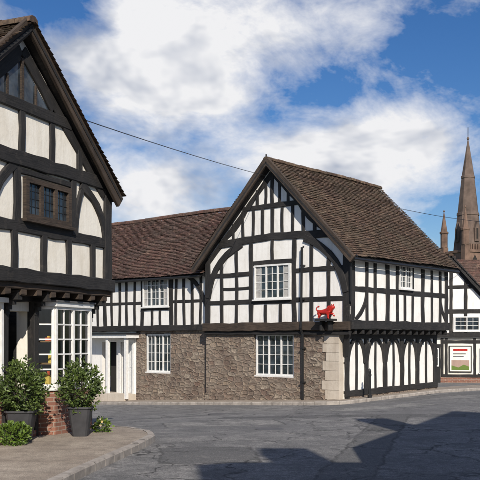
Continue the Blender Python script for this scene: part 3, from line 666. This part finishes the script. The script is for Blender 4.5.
bo=MB('bollard',['black'],None,True); p=S.xy(.9,.15); lathe(bo,(p[0],p[1],g(*p)+.09),[(.07,0),(.07,.10),(.045,.13),(.04,.7),(.06,.72),(.06,.76),(.04,.78),(.05,.86),(.03,.93),(.005,.95)],'black',16); bo.done()

# ---------------------------------------------------------------- cottage on the right
cot=empty('timber_framed_cottage'); K=Wall(9.3,42,.98,-.2)
if K.n.y>0: K.n=-K.n
walls=MB('walls',['plaster','pink','dark','brick','cream'],cot); tim=MB('timbers',['timber'],cot); win=MB('windows',['white','glass','dark','black','curtain'],cot); roof=MB('roof',['tile_brown','timber'],cot)
ka=1.05; kz=5.6; kh=3.4; ks=1.12
kr=lambda t:kz-abs(t-ka)*ks
wpoly(walls,K,[(ka-kh,1.9),(ka+kh,1.9),(ka+kh,kr(ka+kh)),(ka,kz),(ka-kh,kr(ka-kh))],-.2,0,'plaster')
wbox(walls,K,ka-kh,ka+kh,-.1,1.9,-.3,-.1,'cream'); wbox(walls,K,ka-kh,ka+kh,-1.5,-.1,-.3,-.07,'brick')
b=lambda pts,w,**kk: beam(tim,K,pts,w,**kk)
b([(ka-kh,1.95),(ka+kh,1.95)],.22,d1=.1); b([(ka-2.2,3.1),(ka+2.2,3.1)],.2); b([(ka-1.2,4.3),(ka+1.2,4.3)],.16)
for d in (-2.9,-2.2,-1.5,-.7,0,.7,1.5,2.2,2.9): b([(ka+d,1.95),(ka+d,max(2.1,kr(ka+d)-.1))],.16)
for d in (-.42,-.22,1.12,2.7): b([(ka+d,-.1),(ka+d,1.9)],.13,d0=-.12,d1=-.05)
b([(ka-.4,1.62),(ka+kh,1.62)],.14,d0=-.12,d1=-.045); b([(ka-.4,-.05),(ka+kh,-.05)],.14,d0=-.12,d1=-.045)
for s in (-1,1):
    b(curve((ka+s*2.6,2.1),(ka+s*2.3,2.7),(ka+s*1.5,3.05)),.15); b([(ka+s*3.3,kr(ka+3.3)),(ka,kz-.15)],.2)
    beam(tim,K,[(ka+s*3.7,kr(ka+3.7)),(ka,kz+.12)],.24,d0=.25,d1=.3)
    lo=ka+s*3.7; U=Vector((-s*K.d.x,-s*K.d.y,ks)).normalized(); A=Vector((-K.n.x,-K.n.y,0)); Nn=A.cross(U); Nn=Nn if Nn.z>0 else -Nn
    slab(roof,[K.p(lo,kr(lo)+.1,.3),K.p(lo,kr(lo)+.1,-8),K.p(ka,kz+.1,-8),K.p(ka,kz+.1,.3)],.06,'timber')
    tiles(roof,K.p(lo,kr(lo)+.13,.35),A,U,Nn,8.3,3.7*math.hypot(1,ks),'tile_brown',.22,.15)
ridge(roof,K.p(ka,kz+.22,.33),K.p(ka,kz+.22,-8),'tile_brown')
window(win,K,ka+.15,ka+1.35,2.15,2.85,.03,2,2,3)
wbox(win,K,ka-1.3,ka-.5,-.9,1.5,-.12,-.06,'black'); window(win,K,ka-1.2,ka-.58,.4,1.3,-.055,1,2,2,sill=False)
window(win,K,ka+1.35,ka+2.6,.1,1.3,-.08,2,1,3)
for o in (walls,tim,win,roof): o.done()
sg=empty('poster_board'); sb=MB('board',['cream','pink','black','lead','leaf2','red'],sg); wbox(sb,K,ka-.1,ka+.98,.12,1.42,-.1,-.03,'black'); wbox(sb,K,ka-.05,ka+.93,.17,1.37,-.03,-.02,'cream')
wbox(sb,K,ka+.02,ka+.86,.24,.72,-.02,-.016,'pink'); wpoly(sb,K,[(ka+.02,.24),(ka+.86,.24),(ka+.86,.4),(ka+.6,.5),(ka+.35,.36),(ka+.02,.46)],-.016,-.013,'leaf2'); wbox(sb,K,ka+.1,ka+.78,1.16,1.26,-.02,-.016,'red'); wbox(sb,K,ka+.1,ka+.7,1.0,1.05,-.02,-.016,'lead'); wbox(sb,K,ka+.1,ka+.6,.88,.92,-.02,-.016,'lead')
sb.done()

h2=empty('shadow_caster_house'); Q=Wall(12.5,58,1,.1)
if Q.n.y>0: Q.n=-Q.n
walls=MB('walls',['brick','plaster'],h2); win=MB('windows',['white','glass','black'],h2); roof=MB('roof',['tile_red','timber'],h2)
wbox(walls,Q,-4,12,-2,4.6,-7,0,'brick')
for t in (-2,1.2,4.4,7.6):
    for z in (.4,2.8): window(win,Q,t,t+1.1,z,z+1.3,.02,2,1,3)
U=Vector((0,3.5,2.9)).normalized(); A=Vector((Q.d.x,Q.d.y,0)); Nn=Vector((0,-U.z,U.y))
tiles(roof,Q.p(-4.2,4.5,.3),A,U,Nn,16.4,4.7,'tile_red',.3,.2)
slab(roof,[Q.p(-4.2,4.45,.3),Q.p(12.2,4.45,.3),Q.p(12.2,7.4,-3.6),Q.p(-4.2,7.4,-3.6)],.08,'timber'); slab(roof,[Q.p(-4.2,7.4,-3.6),Q.p(12.2,7.4,-3.6),Q.p(12.2,4.4,-7.3),Q.p(-4.2,4.4,-7.3)],.08,'timber')
for o in (walls,win,roof): o.done()

# ---------------------------------------------------------------- church
ch=empty('church'); mb=MB('tower_and_spire',['church','spire','dark','lead'],ch)
CX,CY=53.4,200; th=math.radians(24); CW=Wall(CX-3.9*math.cos(th)+0,CY-3.9*math.sin(th),math.cos(th),math.sin(th))
if CW.n.y>0: CW.n=-CW.n
D=7.8; TZt=22.5
wbox(mb,CW,0,D,-2,TZt,-D/2,D/2,'church')
for z in (8,15,TZt-.6): wbox(mb,CW,-.25,D+.25,z,z+.5,-D/2-.25,D/2+.25,'church')
for t in (2.1,4.5): wbox(mb,CW,t,t+1.2,16.2,20.2,D/2,D/2+.08,'dark'); wpoly(mb,CW,[(t,20.2),(t+1.2,20.2),(t+.6,21.3)],D/2,D/2+.08,'dark')
for t,d in ((0,D/2),(D,D/2),(0,-D/2),(D,-D/2)):
    wbox(mb,CW,t-.9,t+.9,-2,12,d-.9,d+.9,'church'); wbox(mb,CW,t-.7,t+.7,12,TZt+1,d-.7,d+.7,'church')
    c0=CW.p(t,TZt+1,d); lathe(mb,c0,[(.85,0),(.85,3.2),(1.05,3.3),(1.05,3.7),(.8,3.8),(.08,8.4),(.25,8.6),(.02,9.0)],'church',8)
for i in range(9): wbox(mb,CW,.7+i*.75,1.1+i*.75,TZt,TZt+1.3,D/2-.4,D/2,'church')
cc=CW.p(D/2,TZt,0)
lathe(mb,cc,[(3.45,0),(3.35,1.0),(2.55,8.2),(2.68,8.3),(2.62,8.9),(2.45,9.0),(1.55,17),(1.66,17.1),(1.6,17.6),(1.48,17.7),(.12,26.0),(.35,26.3),(.05,26.9)],'spire',8)
for a in range(4):
    an=a*math.pi/2+th-math.pi/2; dx,dy=math.cos(an),math.sin(an); LW=Wall(cc.x+dx*2.6,cc.y+dy*2.6,-dy,dx)
    if LW.n.x*dx+LW.n.y*dy<0: LW.n=-LW.n
    wpoly(mb,LW,[(-.6,TZt+2),(.6,TZt+2),(.6,TZt+5),(0,TZt+6.6),(-.6,TZt+5)],-1.2,.7,'spire'); wbox(mb,LW,-.25,.25,TZt+2.6,TZt+5,.7,.74,'dark')
tube(mb,[Vector((cc.x,cc.y,TZt+26.5)),Vector((cc.x,cc.y,TZt+29))],.09,'dark',6); mb.done()
nv=MB('nave',['church','lead'],ch); wbox(nv,CW,-24,0,-2,9,-D/2-2,D/2+2,'church'); wpoly(nv,Wall(CW.xy(-24,0)[0],CW.xy(-24,0)[1],CW.n.x,CW.n.y),[(-6,9),(6,9),(0,14)],-24,0,'lead'); nv.done()

def cable(a,b_,sag,rad=.012):
    mb=MB('overhead_cable',['black'],None,True); a=Vector(a); b_=Vector(b_); pts=[]
    for i in range(25):
        f=i/24; p=a.lerp(b_,f); p.z-=sag*4*f*(1-f); pts.append(p)
    tube(mb,pts,rad,'black',5); mb.done()
cable(SH.p(-.1,5.75,J+.1),F.p(GW/2+.25,7.25,.05),.05,.009)
cable(F.p(GW/2-.3,7.0,-SL-.3),K.p(ka+6,7.6,-3),.3,.010)

# ---------------------------------------------------------------- unseen houses, added and shaped so their shadows fall on the near road
def shadow_house(Z,L,eave,rz,dep,gable_front):
    h3=empty('shadow_caster_house'); walls=MB('walls',['brick'],h3); win=MB('windows',['white','glass'],h3); roof=MB('roof',['tile_red'],h3)
    wbox(walls,Z,0,L,-.5,eave,-dep,0,'brick')
    for t in ([1.5+3*i for i in range(int(L/3))]):
        for z in (.8,3.3):
            if z+1.3<eave: window(win,Z,t,t+1.1,z,z+1.3,.02,2,1,3)
    if gable_front:
        wpoly(walls,Z,[(0,eave),(L,eave),(L/2,rz-.1)],-.3,0,'brick'); wpoly(walls,Z,[(0,eave),(L,eave),(L/2,rz-.1)],-dep,-dep+.3,'brick')
        for a in (-.25,L+.25): slab(roof,[Z.p(a,eave-.1,.3),Z.p(a,eave-.1,-dep-.3),Z.p(L/2,rz,-dep-.3),Z.p(L/2,rz,.3)],.1,'tile_red')
        wbox(walls,Z,L*.22,L*.22+.7,rz-3,rz+.1,-2.2,-1.6,'brick')
    else:
        slab(roof,[Z.p(-.2,eave-.1,.3),Z.p(L+.3,eave-.1,.3),Z.p(L+.3,rz,-dep/2),Z.p(-.2,rz,-dep/2)],.1,'tile_red'); slab(roof,[Z.p(-.2,rz,-dep/2),Z.p(L+.3,rz,-dep/2),Z.p(L+.3,eave-.1,-dep-.3),Z.p(-.2,eave-.1,-dep-.3)],.1,'tile_red')
        for s in (.05,L-.05): wpoly(walls,Wall(*Z.xy(s,0),Z.n.x,Z.n.y),[(-dep,eave),(0,eave),(-dep/2,rz-.1)],-.05,.05,'brick')
        wbox(walls,Z,1.0,1.8,rz-1,rz+1.0,-dep/2-.4,-dep/2+.4,'brick')
    for o in (walls,win,roof): o.done()
Z1=Wall(2.0,1.2,1,0); Z1.n=Vector((0,1)); shadow_house(Z1,6,7.3,9.2,6,False)
Z2=Wall(3.2,7.6,1,-.05)
if Z2.n.y<0: Z2.n=-Z2.n
shadow_house(Z2,9,4.2,9.0,5.5,True)

# ---------------------------------------------------------------- light
az=Vector((.17,-.985)); el=math.radians(33)
sd=Vector((az.x*math.cos(el),az.y*math.cos(el),math.sin(el)))
sun=bpy.data.lights.new('sun','SUN'); sun.energy=5.0; sun.angle=math.radians(.5); sun.color=(1,.915,.80)
so=bpy.data.objects.new('sun',sun); scene.collection.objects.link(so); so.rotation_euler=(-sd).to_track_quat('-Z','Y').to_euler()
w=bpy.data.worlds.new('World'); scene.world=w; w.use_nodes=True; nt=w.node_tree; nt.nodes.clear()
class WN(N):
    def __init__(s): s.t=nt
k=WN()
sky=nt.nodes.new('ShaderNodeTexSky'); sky.sky_type='NISHITA'; sky.sun_disc=False; sky.sun_elevation=el; sky.sun_rotation=math.atan2(sd.x,sd.y); sky.ozone_density=3.5; sky.dust_density=.4; sky.air_density=1.0
hs=k.n('ShaderNodeHueSaturation',{'Hue':.510,'Saturation':1.28,'Value':1.05,'Color':sky.outputs[0]})
tc=k.n('ShaderNodeTexCoord').outputs['Generated']
mp=k.n('ShaderNodeMapping',{'Vector':tc,'Scale':(1,1,1.7),'Location':(3.1,.4,1.7),'Rotation':(0,math.radians(14),0)}).outputs[0]
n1=k.noise(mp,5.0,9,.6,.3); n2=k.noise(mp,16,8,.65,.3)
total=k.n('ShaderNodeMath',{0:n1,1:.75},operation='MULTIPLY').outputs[0]
total=k.n('ShaderNodeMath',{0:n2,1:.25,2:total},operation='MULTIPLY_ADD').outputs[0]
def bump(px,py,rx,ry,amt):
    global total
    c=Vector(((px-240)/854,1,(340-py)/854)); L=c.length; c/=L
    a=k.n('ShaderNodeVectorMath',{0:tc,1:tuple(c)},operation='SUBTRACT').outputs[0]
    a=k.n('ShaderNodeVectorMath',{0:a,1:(854/rx,4,854/ry)},operation='MULTIPLY').outputs[0]
    l=k.n('ShaderNodeVectorMath',{0:a},operation='LENGTH').outputs['Value']
    mr=k.n('ShaderNodeMapRange',{'Value':l,'From Min':0.0,'From Max':1.0,'To Min':amt,'To Max':0.0},interpolation_type='SMOOTHSTEP').outputs[0]
    total=k.n('ShaderNodeMath',{0:total,1:mr},operation='ADD').outputs[0]
bump(180,80,160,110,.24); bump(355,150,160,60,.28); bump(170,190,150,50,.18); bump(320,25,150,60,.17)
bump(440,65,90,60,-.12); bump(445,220,60,40,-.12); bump(60,5,70,40,-.14)
dens=k.ramp(total,[(.48,0),(.56,.42),(.68,1)])
ccol=k.ramp(k.noise(mp,6.5,6,.62,.25),[(.38,(.50,.55,.65)),(.54,(1,1,1))])
csc=k.n('ShaderNodeVectorMath',{0:ccol,1:(10.2,10.2,10.4)},operation='MULTIPLY').outputs[0]
fin=k.mix(dens,hs.outputs[0],csc)
bg=k.n('ShaderNodeBackground',{'Color':fin,'Strength':.086}); out=nt.nodes.new('ShaderNodeOutputWorld'); nt.links.new(bg.outputs[0],out.inputs[0])

cam=bpy.data.cameras.new('camera'); co=bpy.data.objects.new('camera',cam); scene.collection.objects.link(co)
co.location=(0,0,1.7); co.rotation_euler=(math.radians(90),0,0); cam.sensor_width=36; cam.lens=854/480*36; cam.shift_y=100/480; cam.clip_end=6000; cam.clip_start=.1
scene.camera=co
